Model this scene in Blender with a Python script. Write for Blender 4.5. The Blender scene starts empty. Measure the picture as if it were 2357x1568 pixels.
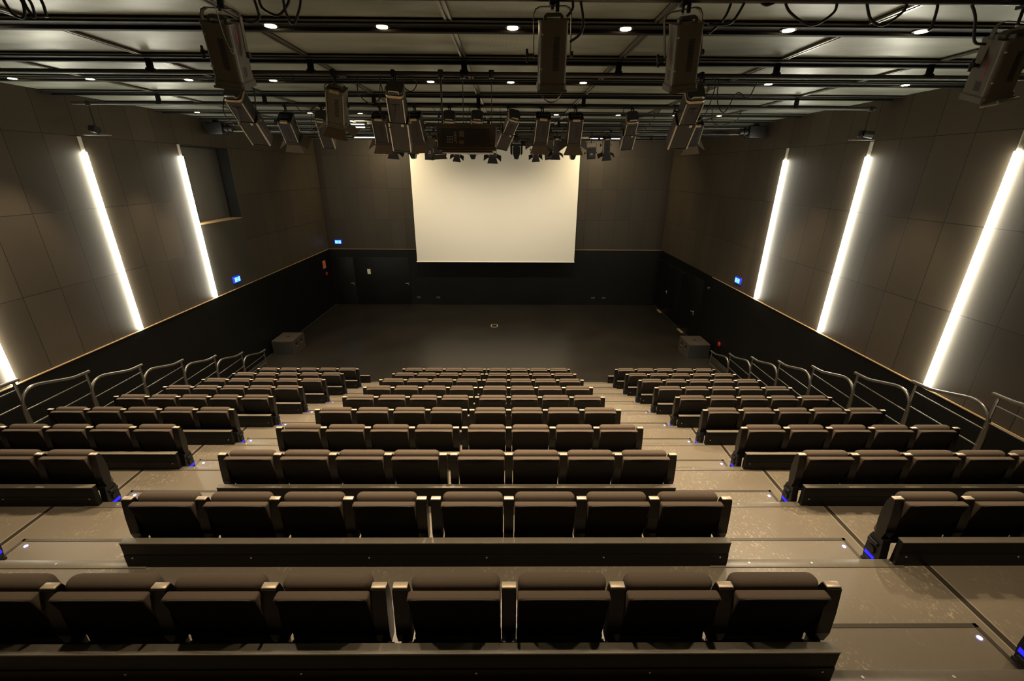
import bpy, bmesh, math, random
from mathutils import Vector, Matrix
random.seed(4)
C = bpy.context.scene.collection
SC = bpy.context.scene

# ------------------------------------------------------------------ camera
cam_d = bpy.data.cameras.new('camera'); cam = bpy.data.objects.new('camera', cam_d); C.objects.link(cam)
SC.camera = cam
cam_d.sensor_width = 36.0; cam_d.lens = 36.0*1002.46/2357.0; cam_d.clip_start = 0.05; cam_d.clip_end = 200
RT = Vector((0.99996173, -0.00680293, 0.00549997)); FW = Vector((0.00833612, 0.93165977, -0.36323627)); UP = Vector((-0.00265303, 0.36326822, 0.93168083))
mw = Matrix.Identity(4)
for i in range(3):
    mw[i][0] = RT[i]; mw[i][1] = UP[i]; mw[i][2] = -FW[i]
mw.translation = Vector((0.1231, 0.0, 6.133)); cam.matrix_world = mw

# ------------------------------------------------------------------ world and exposure
w = bpy.data.worlds.new('world'); SC.world = w; w.use_nodes = True
w.node_tree.nodes['Background'].inputs[0].default_value = (0.9, 0.85, 0.7, 1)
w.node_tree.nodes['Background'].inputs[1].default_value = 0.0
SC.view_settings.view_transform = 'Standard'; SC.view_settings.look = 'None'
SC.view_settings.exposure = 1.5; SC.view_settings.gamma = 1.0; SC.view_settings.use_curve_mapping = False

STRIP_E = 18.0          # wall strip lights
DOWN_W = 150.0           # watts of each ceiling downlight
STAGE_W = 30.0          # watts of the wall washers at the stage end
BULB_E = 14.0

def add_light(name, kind, loc, energy, col, **kw):
    d = bpy.data.lights.new(name, kind); d.energy = energy; d.color = col
    for k, v in kw.items(): setattr(d, k, v)
    o = bpy.data.objects.new(name, d); C.objects.link(o); o.location = loc
    return o

# ------------------------------------------------------------------ materials
class NT:
    def __init__(s, m):
        m.use_nodes = True; s.nt = m.node_tree; s.n = s.nt.nodes; s.l = s.nt.links
        s.b = s.n['Principled BSDF']
    def new(s, t, **kw):
        x = s.n.new(t)
        for k, v in kw.items(): setattr(x, k, v)
        return x
    def put(s, sock, v):
        if hasattr(v, 'is_linked') or hasattr(v, 'links'): s.l.new(v, sock)
        else: sock.default_value = v
    def math(s, op, a, b=0.0, c=None):
        x = s.new('ShaderNodeMath', operation=op); s.put(x.inputs[0], a); s.put(x.inputs[1], b)
        if c is not None: s.put(x.inputs[2], c)
        return x.outputs[0]
    def mix(s, f, a, b):
        x = s.new('ShaderNodeMix', data_type='RGBA'); s.put(x.inputs[0], f)
        s.put(x.inputs[6], a if not isinstance(a, tuple) else (*a, 1)); s.put(x.inputs[7], b if not isinstance(b, tuple) else (*b, 1))
        return x.outputs[2]
    def coord(s):
        t = s.new('ShaderNodeTexCoord'); q = s.new('ShaderNodeSeparateXYZ'); s.l.new(t.outputs['Object'], q.inputs[0])
        s.vec = t.outputs['Object']; return q.outputs
    def noise(s, scale, det=4, stretch=None, rough=0.5):
        x = s.new('ShaderNodeTexNoise'); x.inputs['Scale'].default_value = scale; x.inputs['Detail'].default_value = det
        x.inputs['Roughness'].default_value = rough
        v = s.vec
        if stretch:
            mp = s.new('ShaderNodeMapping'); s.l.new(v, mp.inputs[0]); mp.inputs['Scale'].default_value = stretch
            if len(stretch) > 3: pass
            v = mp.outputs[0]
        s.l.new(v, x.inputs['Vector']); return x.outputs['Fac']
    def ramp(s, f, a, b):
        x = s.new('ShaderNodeMapRange'); s.put(x.inputs[0], f); x.inputs[1].default_value = a; x.inputs[2].default_value = b
        x.inputs[3].default_value = 0; x.inputs[4].default_value = 1; return x.outputs[0]
    def bump(s, h, strength=0.3, dist=0.01):
        x = s.new('ShaderNodeBump'); x.inputs['Strength'].default_value = strength; x.inputs['Distance'].default_value = dist
        s.l.new(h, x.inputs['Height']); s.l.new(x.outputs[0], s.b.inputs['Normal'])

def pbr(name, col, rough=0.5, metal=0.0, var=0.12, nscale=30, spec=0.5, bump=0.0, stretch=None):
    m = bpy.data.materials.new(name); t = NT(m); t.coord()
    n = t.noise(nscale, 3, stretch)
    lo = tuple(c*(1-var) for c in col); hi = tuple(min(1, c*(1+var)) for c in col)
    t.put(t.b.inputs['Base Color'], t.mix(n, lo, hi))
    t.b.inputs['Roughness'].default_value = rough; t.b.inputs['Metallic'].default_value = metal
    t.b.inputs['Specular IOR Level'].default_value = spec
    if bump: t.bump(n, bump, 0.003)
    return m

def emit(name, col, strength, base=(0.02, 0.02, 0.02)):
    m = bpy.data.materials.new(name); t = NT(m)
    t.b.inputs['Base Color'].default_value = (*base, 1); t.b.inputs['Emission Color'].default_value = (*col, 1)
    t.b.inputs['Emission Strength'].default_value = strength; return m

def wall_mat(name, axis, u0, plain=None, k=1.2):
    m = bpy.data.materials.new(name); t = NT(m); q = t.coord()
    u = t.math('DIVIDE', t.math('SUBTRACT', q[axis], u0), 0.685); v = t.math('DIVIDE', t.math('SUBTRACT', q[2], 2.685), 1.345)
    fu = t.math('FRACT', u); fv = t.math('FRACT', v)
    du = t.math('MINIMUM', fu, t.math('SUBTRACT', 1.0, fu)); dv = t.math('MINIMUM', fv, t.math('SUBTRACT', 1.0, fv))
    lu = t.math('LESS_THAN', du, 0.0085); lv = t.math('LESS_THAN', dv, 0.004)
    line = t.math('MAXIMUM', lu, lv)
    cx = t.new('ShaderNodeCombineXYZ'); t.l.new(t.math('FLOOR', u), cx.inputs[0]); t.l.new(t.math('FLOOR', v), cx.inputs[1])
    wn = t.new('ShaderNodeTexWhiteNoise'); t.l.new(cx.outputs[0], wn.inputs[0])
    n1 = t.noise(1.3, 5); n2 = t.noise(60, 3)
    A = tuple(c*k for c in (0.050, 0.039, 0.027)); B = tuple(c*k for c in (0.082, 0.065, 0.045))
    f = t.math('ADD', t.math('MULTIPLY', wn.outputs[0], 0.55), t.math('MULTIPLY', n1, 0.45))
    col = t.mix(f, A, B)
    col = t.mix(t.math('MULTIPLY', n2, 0.25), col, (0.03, 0.025, 0.018))
    if plain:
        a = t.math('MULTIPLY', t.math('GREATER_THAN', q[axis], plain[0]), t.math('LESS_THAN', q[axis], plain[1]))
        a = t.math('MULTIPLY', a, t.math('LESS_THAN', q[2], 4.72))
        line = t.math('MULTIPLY', line, t.math('SUBTRACT', 1.0, a)); col = t.mix(a, col, (0.07, 0.062, 0.05))
    col = t.mix(line, col, (0.012, 0.010, 0.008))
    t.put(t.b.inputs['Base Color'], col); t.b.inputs['Roughness'].default_value = 0.55; t.b.inputs['Specular IOR Level'].default_value = 0.3
    t.bump(t.math('SUBTRACT', t.math('MULTIPLY', n2, 0.1), line), 0.4, 0.006)
    return m

M = {}
M['wall_side'] = wall_mat('fibreboard_side', 1, 9.415)
M['wall_left'] = wall_mat('fibreboard_left', 1, 9.415, (12.2, 14.25))
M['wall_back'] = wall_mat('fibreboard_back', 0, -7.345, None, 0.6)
M['black'] = pbr('black_paint_wall', (0.0060, 0.0058, 0.0050), 0.5, var=0.35, nscale=1.2, spec=0.18)
M['wood'] = pbr('oak_lip', (0.55, 0.36, 0.18), 0.45, nscale=14)
M['reveal'] = pbr('black_reveal', (0.007, 0.0065, 0.006), 0.6, spec=0.2)
M['blind'] = pbr('dark_blind', (0.075, 0.068, 0.055), 0.5, var=0.1, nscale=2)
M['fabric'] = pbr('charcoal_fabric', (0.112, 0.083, 0.060), 0.9, var=0.25, nscale=500, spec=0.12, bump=0.25)
M['fabric_back_shade'] = pbr('fabric_shaded_back', (0.017, 0.0145, 0.011), 0.9, var=0.2, nscale=400, spec=0.1)  # shade on the seat backs, put into a darker fabric colour
M['piping'] = pbr('piping', (0.05, 0.042, 0.034), 0.5)
M['arm'] = pbr('dark_arm', (0.0065, 0.0048, 0.0036), 0.36, var=0.1, spec=0.4)
M['cap'] = pbr('satin_cap', (0.62, 0.50, 0.36), 0.38, 0.45, var=0.08, nscale=60)
M['blackmetal'] = pbr('black_metal', (0.012, 0.012, 0.012), 0.42, 0.3)
M['board'] = pbr('black_board', (0.0045, 0.0042, 0.0036), 0.4, var=0.2, nscale=5, spec=0.2)
M['boardtop'] = pbr('board_edge', (0.22, 0.185, 0.135), 0.5, var=0.15, nscale=20)
M['screw'] = pbr('screw_steel', (0.75, 0.72, 0.65), 0.3, 0.6)
M['nosing'] = pbr('nosing', (0.15, 0.125, 0.09), 0.35, var=0.15)
M['trimline'] = pbr('step_trim', (0.09, 0.075, 0.055), 0.3, 0.3)
M['rail'] = pbr('rail_steel', (0.20, 0.18, 0.15), 0.34, 0.9, var=0.1)
M['pipe'] = pbr('pipe_steel', (0.075, 0.072, 0.066), 0.42, 0.7, var=0.2, nscale=8)
M['beam'] = pbr('beam_black', (0.007, 0.007, 0.006), 0.6, 0.0, spec=0.2)
M['profile'] = pbr('seam_profile', (0.28, 0.27, 0.23), 0.3, 0.8)
M['body'] = pbr('lamp_body', (0.125, 0.114, 0.093), 0.42, 0.3, var=0.2, nscale=6)
M['body2'] = pbr('lamp_body_dark', (0.030, 0.029, 0.031), 0.36, 0.3, var=0.2, nscale=6)
M['edge'] = pbr('aluminium_edge', (0.55, 0.53, 0.47), 0.3, 0.8)
M['door'] = pbr('barn_door', (0.12, 0.088, 0.055), 0.5, 0.2, var=0.2, nscale=9)
M['vent'] = pbr('vent_dark', (0.003, 0.003, 0.003), 0.6)
M['goldvent'] = pbr('heat_vent', (0.45, 0.36, 0.22), 0.4, 0.5, nscale=70, var=0.5)
M['lens'] = pbr('lens_glass', (0.05, 0.05, 0.055), 0.08, 0.0)
M['cable'] = pbr('cable_rubber', (0.012, 0.012, 0.012), 0.45)
M['wire'] = pbr('steel_wire', (0.5, 0.48, 0.42), 0.35, 0.8)
M['pink'] = pbr('pink_label', (0.35, 0.05, 0.12), 0.5)
M['bluetag'] = pbr('blue_tag', (0.02, 0.07, 0.45), 0.4)
M['orange'] = pbr('orange_sign', (0.75, 0.27, 0.10), 0.45)
M['paper'] = pbr('paper', (0.75, 0.70, 0.52), 0.6, var=0.05)
M['red'] = pbr('red_plastic', (0.45, 0.03, 0.02), 0.3)
M['hush'] = pbr('smoked_cover', (0.042, 0.029, 0.018), 0.3, var=0.3, nscale=12)
M['hushlight'] = pbr('connector_plate', (0.40, 0.31, 0.18), 0.4)
M['tan'] = pbr('pale_bars', (0.30, 0.25, 0.16), 0.4)
M['speaker'] = pbr('speaker_paint', (0.050, 0.038, 0.026), 0.55, nscale=60)
M['grille'] = pbr('speaker_grille', (0.016, 0.015, 0.013), 0.5, nscale=200)
M['steelhandle'] = pbr('handle_steel', (0.75, 0.7, 0.58), 0.4, 0.6)
M['greyplate'] = pbr('grey_plate', (0.05, 0.05, 0.048), 0.5)
M['strip'] = emit('strip_light', (1.0, 0.96, 0.78), STRIP_E)
M['stripcap'] = pbr('strip_cap', (0.62, 0.60, 0.50), 0.4)
M['bulb'] = emit('warm_bulb', (1.0, 0.72, 0.38), BULB_E)
M['bulb2'] = emit('work_bulb', (1.0, 0.80, 0.50), 25)
M['bulb3'] = emit('washer_bulb', (1.0, 0.80, 0.48), 6)
M['bulb4'] = emit('washer_bulb_cool', (0.95, 0.78, 0.85), 3)
M['led'] = emit('blue_led', (0.22, 0.22, 1.0), 3.5)
M['ledglow'] = emit('blue_led_dim', (0.02, 0.02, 1.0), 0.35)
M['exitface'] = emit('exit_face', (0.22, 0.65, 1.0), 0.55)
M['exitblue'] = emit('exit_rim', (0.0, 0.02, 0.8), 0.3)
M['exitmark'] = emit('exit_mark', (0.10, 0.45, 0.9), 0.4)
M['green'] = emit('green_led', (0.1, 1.0, 0.3), 1)

def floor_mat():
    m = bpy.data.materials.new('brown_vinyl'); t = NT(m); q = t.coord()
    n1 = t.noise(1.1, 5); n2 = t.noise(40, 3)
    col = t.mix(n1, (0.155, 0.125, 0.088), (0.225, 0.185, 0.132))
    col = t.mix(t.math('MULTIPLY', n2, 0.3), col, (0.11, 0.085, 0.06))
    reg = t.ramp(t.noise(2.1, 2, (1.0, 1.0, 0.3)), 0.44, 0.60)
    fl = t.noise(48, 6, (1.0, 0.6, 1.0), 0.72); fleck = t.math('MULTIPLY', t.ramp(fl, 0.565, 0.61), reg)
    col = t.mix(t.math('MULTIPLY', fleck, 0.5), col, (0.52, 0.44, 0.29))
    for x0 in (3.29, -4.35):
        d = t.math('ABSOLUTE', t.math('SUBTRACT', q[0], x0))
        col = t.mix(t.math('LESS_THAN', d, 0.022), col, (0.035, 0.028, 0.02))
        e = t.math('ABSOLUTE', t.math('SUBTRACT', d, 0.028))
        col = t.mix(t.math('LESS_THAN', e, 0.005), col, (0.30, 0.25, 0.17))
    t.put(t.b.inputs['Base Color'], col); t.b.inputs['Roughness'].default_value = 0.33; t.b.inputs['Specular IOR Level'].default_value = 0.5
    return m
M['vinyl'] = floor_mat()

def stage_mat():
    m = bpy.data.materials.new('black_stage_floor'); t = NT(m); q = t.coord()
    n1 = t.noise(0.8, 6); n2 = t.noise(9, 6, (0.35, 2.0, 1.0), 0.7)
    col = t.mix(n1, (0.012, 0.010, 0.0072), (0.025, 0.0205, 0.0145))
    col = t.mix(t.math('MULTIPLY', t.ramp(n2, 0.55, 0.75), 0.4), col, (0.040, 0.032, 0.022))
    t.put(t.b.inputs['Base Color'], col)
    r = t.math('ADD', 0.26, t.math('MULTIPLY', n1, 0.14)); t.put(t.b.inputs['Roughness'], r); t.b.inputs['Specular IOR Level'].default_value = 0.85
    t.bump(n2, 0.15, 0.004); return m
M['stage'] = stage_mat()

def ceil_mat():
    m = bpy.data.materials.new('expanded_metal_ceiling'); t = NT(m); q = t.coord()
    n1 = t.ramp(t.noise(1.0, 5, (0.6, 2.0, 1.0)), 0.25, 0.72); n2 = t.noise(0.7, 3)
    w1 = t.math('SINE', t.math('MULTIPLY', q[0], 420.0))
    col = t.mix(n1, (0.15, 0.165, 0.135), (0.47, 0.50, 0.405))
    col = t.mix(t.math('MULTIPLY', t.math('ADD', w1, 1.0), 0.16), col, (0.06, 0.055, 0.045))
    t.put(t.b.inputs['Base Color'], col); t.b.inputs['Roughness'].default_value = 0.42; t.b.inputs['Metallic'].default_value = 0.15
    t.bump(n1, 0.2, 0.05); return m
M['ceiling'] = ceil_mat()

def screen_mat():
    m = bpy.data.materials.new('projection_screen'); t = NT(m); t.coord()
    n = t.noise(0.6, 3); t.put(t.b.inputs['Base Color'], t.mix(n, (0.80, 0.76, 0.68), (0.84, 0.80, 0.72)))
    t.b.inputs['Roughness'].default_value = 0.75; return m
M['screen'] = screen_mat()

# ------------------------------------------------------------------ mesh helpers
class MB:
    def __init__(s): s.v = []; s.f = []; s.m = []; s.sm = []
    def add(s, vs, fs, mi=0, smooth=False, T=None):
        o = len(s.v)
        for p in vs:
            p = Vector(p); s.v.append(T @ p if T is not None else p)
        for f in fs: s.f.append([o+i for i in f]); s.m.append(mi); s.sm.append(smooth)
        return s
    def box(s, x0, x1, y0, y1, z0, z1, bev=0.0, mi=0, T=None, seg=2, fn=None):
        bm = bmesh.new(); bmesh.ops.create_cube(bm, size=1.0)
        for v in bm.verts:
            v.co = Vector(((x0+x1)/2+v.co.x*(x1-x0), (y0+y1)/2+v.co.y*(y1-y0), (z0+z1)/2+v.co.z*(z1-z0)))
        if bev > 0: bmesh.ops.bevel(bm, geom=list(bm.edges), offset=bev, segments=seg, affect='EDGES', profile=0.5, clamp_overlap=True)
        if fn:
            for v in bm.verts: v.co = Vector(fn(v.co))
        bm.verts.index_update(); bmesh.ops.recalc_face_normals(bm, faces=bm.faces)
        s.add([v.co.copy() for v in bm.verts], [[v.index for v in f.verts] for f in bm.faces], mi, bev > 0, T); bm.free(); return s
    def cyl(s, p0, p1, r, n=14, mi=0, r1=None, T=None):
        p0 = Vector(p0); p1 = Vector(p1); d = (p1-p0).normalized(); a = d.orthogonal().normalized(); b = d.cross(a)
        r1 = r if r1 is None else r1; vs = []
        for k in range(n):
            t = 2*math.pi*k/n; e = a*math.cos(t)+b*math.sin(t); vs.append(p0+e*r); vs.append(p1+e*r1)
        s.add(vs, [[2*k, 2*((k+1) % n), 2*((k+1) % n)+1, 2*k+1] for k in range(n)], mi, True, T)
        s.add(vs, [[2*k for k in range(n)][::-1], [2*k+1 for k in range(n)]], mi, False, T); return s
    def tube(s, pts, r, n=8, mi=0, T=None):
        pts = [Vector(p) for p in pts]; vs = []; prev = None
        for i, p in enumerate(pts):
            d = (pts[min(i+1, len(pts)-1)]-pts[max(i-1, 0)]).normalized()
            a = d.orthogonal().normalized() if prev is None else (prev-d*prev.dot(d)).normalized()
            prev = a; b = d.cross(a)
            for k in range(n):
                t = 2*math.pi*k/n; vs.append(p+(a*math.cos(t)+b*math.sin(t))*r)
        fs = [[i*n+k, i*n+(k+1) % n, (i+1)*n+(k+1) % n, (i+1)*n+k] for i in range(len(pts)-1) for k in range(n)]
        s.add(vs, fs, mi, True, T); s.add(vs, [list(range(n))[::-1], [len(vs)-n+k for k in range(n)]], mi, False, T); return s
    def prism(s, prof, axis, a, b, mi=0, smooth=False, T=None):
        n = len(prof)
        def P(q, h):
            return {'x': (h, q[0], q[1]), 'y': (q[0], h, q[1]), 'z': (q[0], q[1], h)}[axis]
        vs = [P(q, a) for q in prof]+[P(q, b) for q in prof]
        s.add(vs, [[i, (i+1) % n, n+(i+1) % n, n+i] for i in range(n)], mi, smooth, T)
        s.add(vs, [list(range(n))[::-1], [n+i for i in range(n)]], mi, False, T); return s
    def mesh(s, name, mats):
        me = bpy.data.meshes.new(name); me.from_pydata([tuple(v) for v in s.v], [], s.f); me.update()
        for m in mats: me.materials.append(m)
        for p, mi, sm in zip(me.polygons, s.m, s.sm): p.material_index = mi; p.use_smooth = sm
        bm = bmesh.new(); bm.from_mesh(me); bmesh.ops.recalc_face_normals(bm, faces=bm.faces); bm.to_mesh(me); bm.free()
        return me
    def build(s, name, mats, parent=None):
        if not isinstance(mats, (list, tuple)): mats = [mats]
        o = bpy.data.objects.new(name, s.mesh(name, mats)); C.objects.link(o)
        if parent is not None: o.parent = parent
        return o

def spline(pts, n=8):
    P = [Vector(p) for p in pts]; P = [P[0]*2-P[1]]+P+[P[-1]*2-P[-2]]; out = []
    for i in range(1, len(P)-2):
        for k in range(n):
            t = k/n; a, b, c, d = P[i-1], P[i], P[i+1], P[i+2]
            out.append(0.5*((2*b)+(c-a)*t+(2*a-5*b+4*c-d)*t*t+(3*b-a-3*c+d)*t**3))
    out.append(P[-2]); return out

def tag(o, label, cat, group=None):
    o['label'] = label; o['category'] = cat
    if group: o['group'] = group
    return o
def thing(name, label, cat, loc=(0, 0, 0), group=None, rz=0):
    o = bpy.data.objects.new(name, None); C.objects.link(o); o.location = loc; o.rotation_euler = (0, 0, rz); o.empty_display_size = 0.1
    return tag(o, label, cat, group)
def struct(o, parent=None):
    if parent is None: o['kind'] = 'structure'
    return o
def dup(root, loc, label):
    r = root.copy(); C.objects.link(r); r.location = loc; r['label'] = label
    for ch in list(root.children):
        c = ch.copy(); C.objects.link(c); c.parent = r
        for g in list(ch.children):
            d = g.copy(); C.objects.link(d); d.parent = c
    return r
ORD = ['first', 'second', 'third', 'fourth', 'fifth', 'sixth', 'seventh', 'eighth', 'ninth', 'tenth', 'eleventh', 'twelfth']

# ------------------------------------------------------------------ dimensions
WL, WR, YB, ZD, ZC, YR = -8.294, 7.311, 20.585, 2.685, 7.45, -3.0
RS = 0.3369; Y1 = 10.581; ZW = 6.72

# ------------------------------------------------------------------ room
b = MB(); b.box(WL-0.3, WR+0.3, YR-0.2, YB+0.3, -0.2, 0.0); struct(b.build('floor', M['stage']))
b = MB(); b.box(WL-0.3, WR+0.3, YR-0.2, YB+0.3, ZC, ZC+0.15); struct(b.build('ceiling', M['ceiling']))
# left wall with the blind window recess (y 12.2-14.26, z 4.72-6.7)
wy0, wy1, wz0, wz1 = 12.205, 14.26, 4.715, 6.70
b = MB()
b.box(WL-0.3, WL, YR, YB, 0, ZD, mi=1)
b.box(WL-0.3, WL, YR, wy0, ZD, ZC, mi=0); b.box(WL-0.3, WL, wy1, YB, ZD, ZC, mi=0)
b.box(WL-0.3, WL, wy0, wy1, ZD, wz0, mi=0); b.box(WL-0.3, WL, wy0, wy1, wz1, ZC, mi=0)
struct(b.build('wall_left', [M['wall_left'], M['black']]))
b = MB(); b.box(WR, WR+0.3, YR, YB, 0, ZD, mi=1); b.box(WR, WR+0.3, YR, YB, ZD, ZC, mi=0)
struct(b.build('wall_right', [M['wall_side'], M['black']]))
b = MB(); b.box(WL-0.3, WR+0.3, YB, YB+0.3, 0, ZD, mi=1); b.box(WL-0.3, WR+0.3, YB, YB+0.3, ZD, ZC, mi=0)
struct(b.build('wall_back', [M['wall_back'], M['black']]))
b = MB(); b.box(WL-0.3, WR+0.3, YR-0.3, YR, 0, ZC); struct(b.build('wall_rear', M['black']))
# window_1: the blacked-out recess
wroot = bpy.data.objects.new('window_1', None); C.objects.link(wroot); wroot['kind'] = 'structure'; wroot.location = (WL, wy0, wz0)
def wchild(bm, name, m):
    o = bm.build(name, m, wroot); o.matrix_parent_inverse = Matrix.Translation((-WL, -wy0, -wz0)); return o
b = MB(); b.box(WL-0.37, WL-0.33, wy0, wy1, wz0, wz1); wchild(b, 'blind', M['blind'])
b = MB(); b.box(WL-0.33, WL-0.005, wy1-0.02, wy1, wz0, wz1); b.box(WL-0.33, WL-0.005, wy0, wy0+0.02, wz0, wz1); b.box(WL-0.33, WL-0.005, wy0, wy1, wz1-0.02, wz1)
b.box(WL-0.33, WL-0.30, wy1-0.06, wy1-0.02, wz0, wz1); wchild(b, 'window_reveal', M['reveal'])
b = MB(); b.box(WL-0.33, WL+0.012, wy0, wy1, wz0-0.012, wz0+0.012); wchild(b, 'window_sill', M['wood'])
# wooden lip along the bottom of the boards
def trim(n, x0, x1, y0, y1, z0, z1, m):
    b = MB(); b.box(x0, x1, y0, y1, z0, z1); struct(b.build('trim_%d' % n, m))
trim(1, WL, WL+0.018, YR, YB-0.02, ZD-0.012, ZD+0.006, M['wood'])
trim(2, WR-0.018, WR, YR, 15.05, ZD-0.012, ZD+0.006, M['wood'])
trim(3, WL+0.02, WR, YB-0.014, YB, ZD-0.006, ZD+0.006, M['wood'])
trim(4, WL, WL+0.02, YR, YB, 0, 0.02, M['greyplate']); trim(5, WR-0.02, WR, YR, YB, 0, 0.02, M['greyplate'])
# ceiling seams
for n, x in enumerate((-6.30, -4.36, -2.36, -0.44, 1.50, 3.50, 5.45)):
    b = MB(); b.box(x-0.035, x-0.012, YR, YB, ZC-0.03, ZC); b.box(x+0.012, x+0.035, YR, YB, ZC-0.03, ZC); b.box(x-0.035, x+0.035, YR, YB, ZC-0.012, ZC-0.004)
    struct(b.build('trim_%d' % (10+n), M['profile']))
# doors: two leaves in the back wall, two in the right wall
def door_x(n, x0, x1, hx, flip):
    r = bpy.data.objects.new('door_%d' % n, None); C.objects.link(r); r['kind'] = 'structure'
    b = MB(); b.box(x0, x1, YB-0.012, YB, 0.0, 2.3, 0.003); b.build('door_leaf', M['black'], r)
    b = MB(); b.cyl((hx, YB-0.012, 1.07), (hx, YB-0.06, 1.07), 0.013); b.tube([(hx, YB-0.06, 1.07), (hx+flip*0.05, YB-0.065, 1.07), (hx+flip*0.14, YB-0.06, 1.06)], 0.011)
    b.cyl((hx, YB-0.012, 0.99), (hx, YB-0.02, 0.99), 0.016); b.build('door_handle', M['steelhandle'], r); return r
d1 = door_x(1, -8.15, -7.22, -7.30, -1); d2 = door_x(2, -7.2, -4.6, -4.68, -1)
b = MB(); b.box(-6.60, -6.45, YB-0.016, YB-0.012, 1.50, 1.74); b.box(-6.57, -6.48, YB-0.018, YB-0.016, 1.54, 1.70)
tag(b.build('door_notice', M['paper']), 'small pale paper notice on the black door left of the screen', 'notice')
def door_y(n, y0, y1, hy, flip):
    r = bpy.data.objects.new('door_%d' % n, None); C.objects.link(r); r['kind'] = 'structure'
    b = MB(); b.box(WR-0.012, WR, y0, y1, 0.02, 2.4, 0.003); b.build('door_leaf', M['black'], r)
    b = MB(); b.cyl((WR-0.012, hy, 1.08), (WR-0.06, hy, 1.08), 0.015); b.tube([(WR-0.06, hy, 1.08), (WR-0.065, hy+flip*0.05, 1.08), (WR-0.06, hy+flip*0.15, 1.07)], 0.012)
    b.box(WR-0.02, WR-0.012, hy-0.02, hy+0.02, 0.95, 1.12); b.build('door_handle', M['steelhandle'], r); return r
door_y(3, 17.6, 19.4, 19.17, -1); door_y(4, 15.6, 17.5, 16.10, 1)
b = MB(); b.tube([(WR-0.04, 20.44, 2.29), (WR-0.04, 17.56, 2.29)], 0.007); b.box(WR-0.06, WR, 17.5, 17.62, 2.27, 2.31); b.box(WR-0.06, WR, 18.9, 18.96, 2.27, 2.31); b.box(WR-0.06, WR, 20.40, 20.46, 2.27, 2.31)
tag(b.build('door_track', M['pipe']), 'thin dark metal rod above the far door in the right wall', 'rod')
b = MB(); b.box(WR-0.05, WR, 15.10, 15.22, 2.22, 2.30, 0.004); tag(b.build('wall_box', M['greyplate']), 'small dark box high on the black right wall near the loudspeaker', 'box')

# ------------------------------------------------------------------ wall strip lights
def strip(side, y, label):
    x = WL if side < 0 else WR; s = -side
    r = thing('wall_strip_light', label, 'light', (x, y, 2.70), 'vertical strip lights on the side walls')
    prof = [(0.040*math.cos(t), 0.070*math.sin(t)*s) for t in [math.pi*k/8 for k in range(9)]]
    def tube(z0, z1, nm, m, k=1.0):
        b = MB(); b.prism([(q[1]*k*1.0, q[0]*k) for q in prof], 'z', z0-2.70, z1-2.70, smooth=False)
        b.build(nm, m, r)
    tube(2.715, 6.43, 'light_tube', M['strip']); tube(6.43, 6.71, 'end_cap', M['stripcap'], 0.7)
strip(-1, 9.43, 'glowing white vertical strip light, middle one on the left wall')
strip(-1, 12.165, 'glowing white vertical strip light beside the dark window recess, left wall')
strip(-1, 6.69, 'glowing white vertical strip light cut by the left edge of the photo')
strip(1, 12.17, 'glowing white vertical strip light, farthest one on the right wall')
strip(1, 9.385, 'glowing white vertical strip light, middle one on the right wall')
strip(1, 6.63, 'glowing white vertical strip light, nearest and widest on the right wall')

# ------------------------------------------------------------------ projection screen
r = thing('projection_screen', 'large white projection screen hanging before the back wall', 'screen', (-0.47, 19.9, 2.2))
def loc(b, name, m, root):
    o = b.build(name, m, root); o.matrix_parent_inverse = Matrix.Translation(-root.location); return o
b = MB(); b.add([(-4.055, 19.9, 2.25), (3.125, 19.9, 2.25), (3.125, 19.9, 7.1), (-4.055, 19.9, 7.1), (-4.055, 19.905, 2.25), (3.125, 19.905, 2.25), (3.125, 19.905, 7.1), (-4.055, 19.905, 7.1)],
                [[0, 1, 2, 3], [7, 6, 5, 4], [0, 4, 5, 1], [3, 2, 6, 7], [0, 3, 7, 4], [1, 5, 6, 2]]); loc(b, 'screen_fabric', M['screen'], r)
b = MB(); b.cyl((-4.075, 19.9, 2.235), (3.145, 19.9, 2.235), 0.022); loc(b, 'bottom_bar', M['screen'], r)
b = MB(); b.cyl((-4.2, 19.98, 7.2), (3.3, 19.98, 7.2), 0.09, 16); b.box(-4.3, -4.2, 19.9, 20.06, 7.1, 7.355); b.box(3.3, 3.4, 19.9, 20.06, 7.1, 7.355); loc(b, 'roller_case', M['beam'], r)

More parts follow.
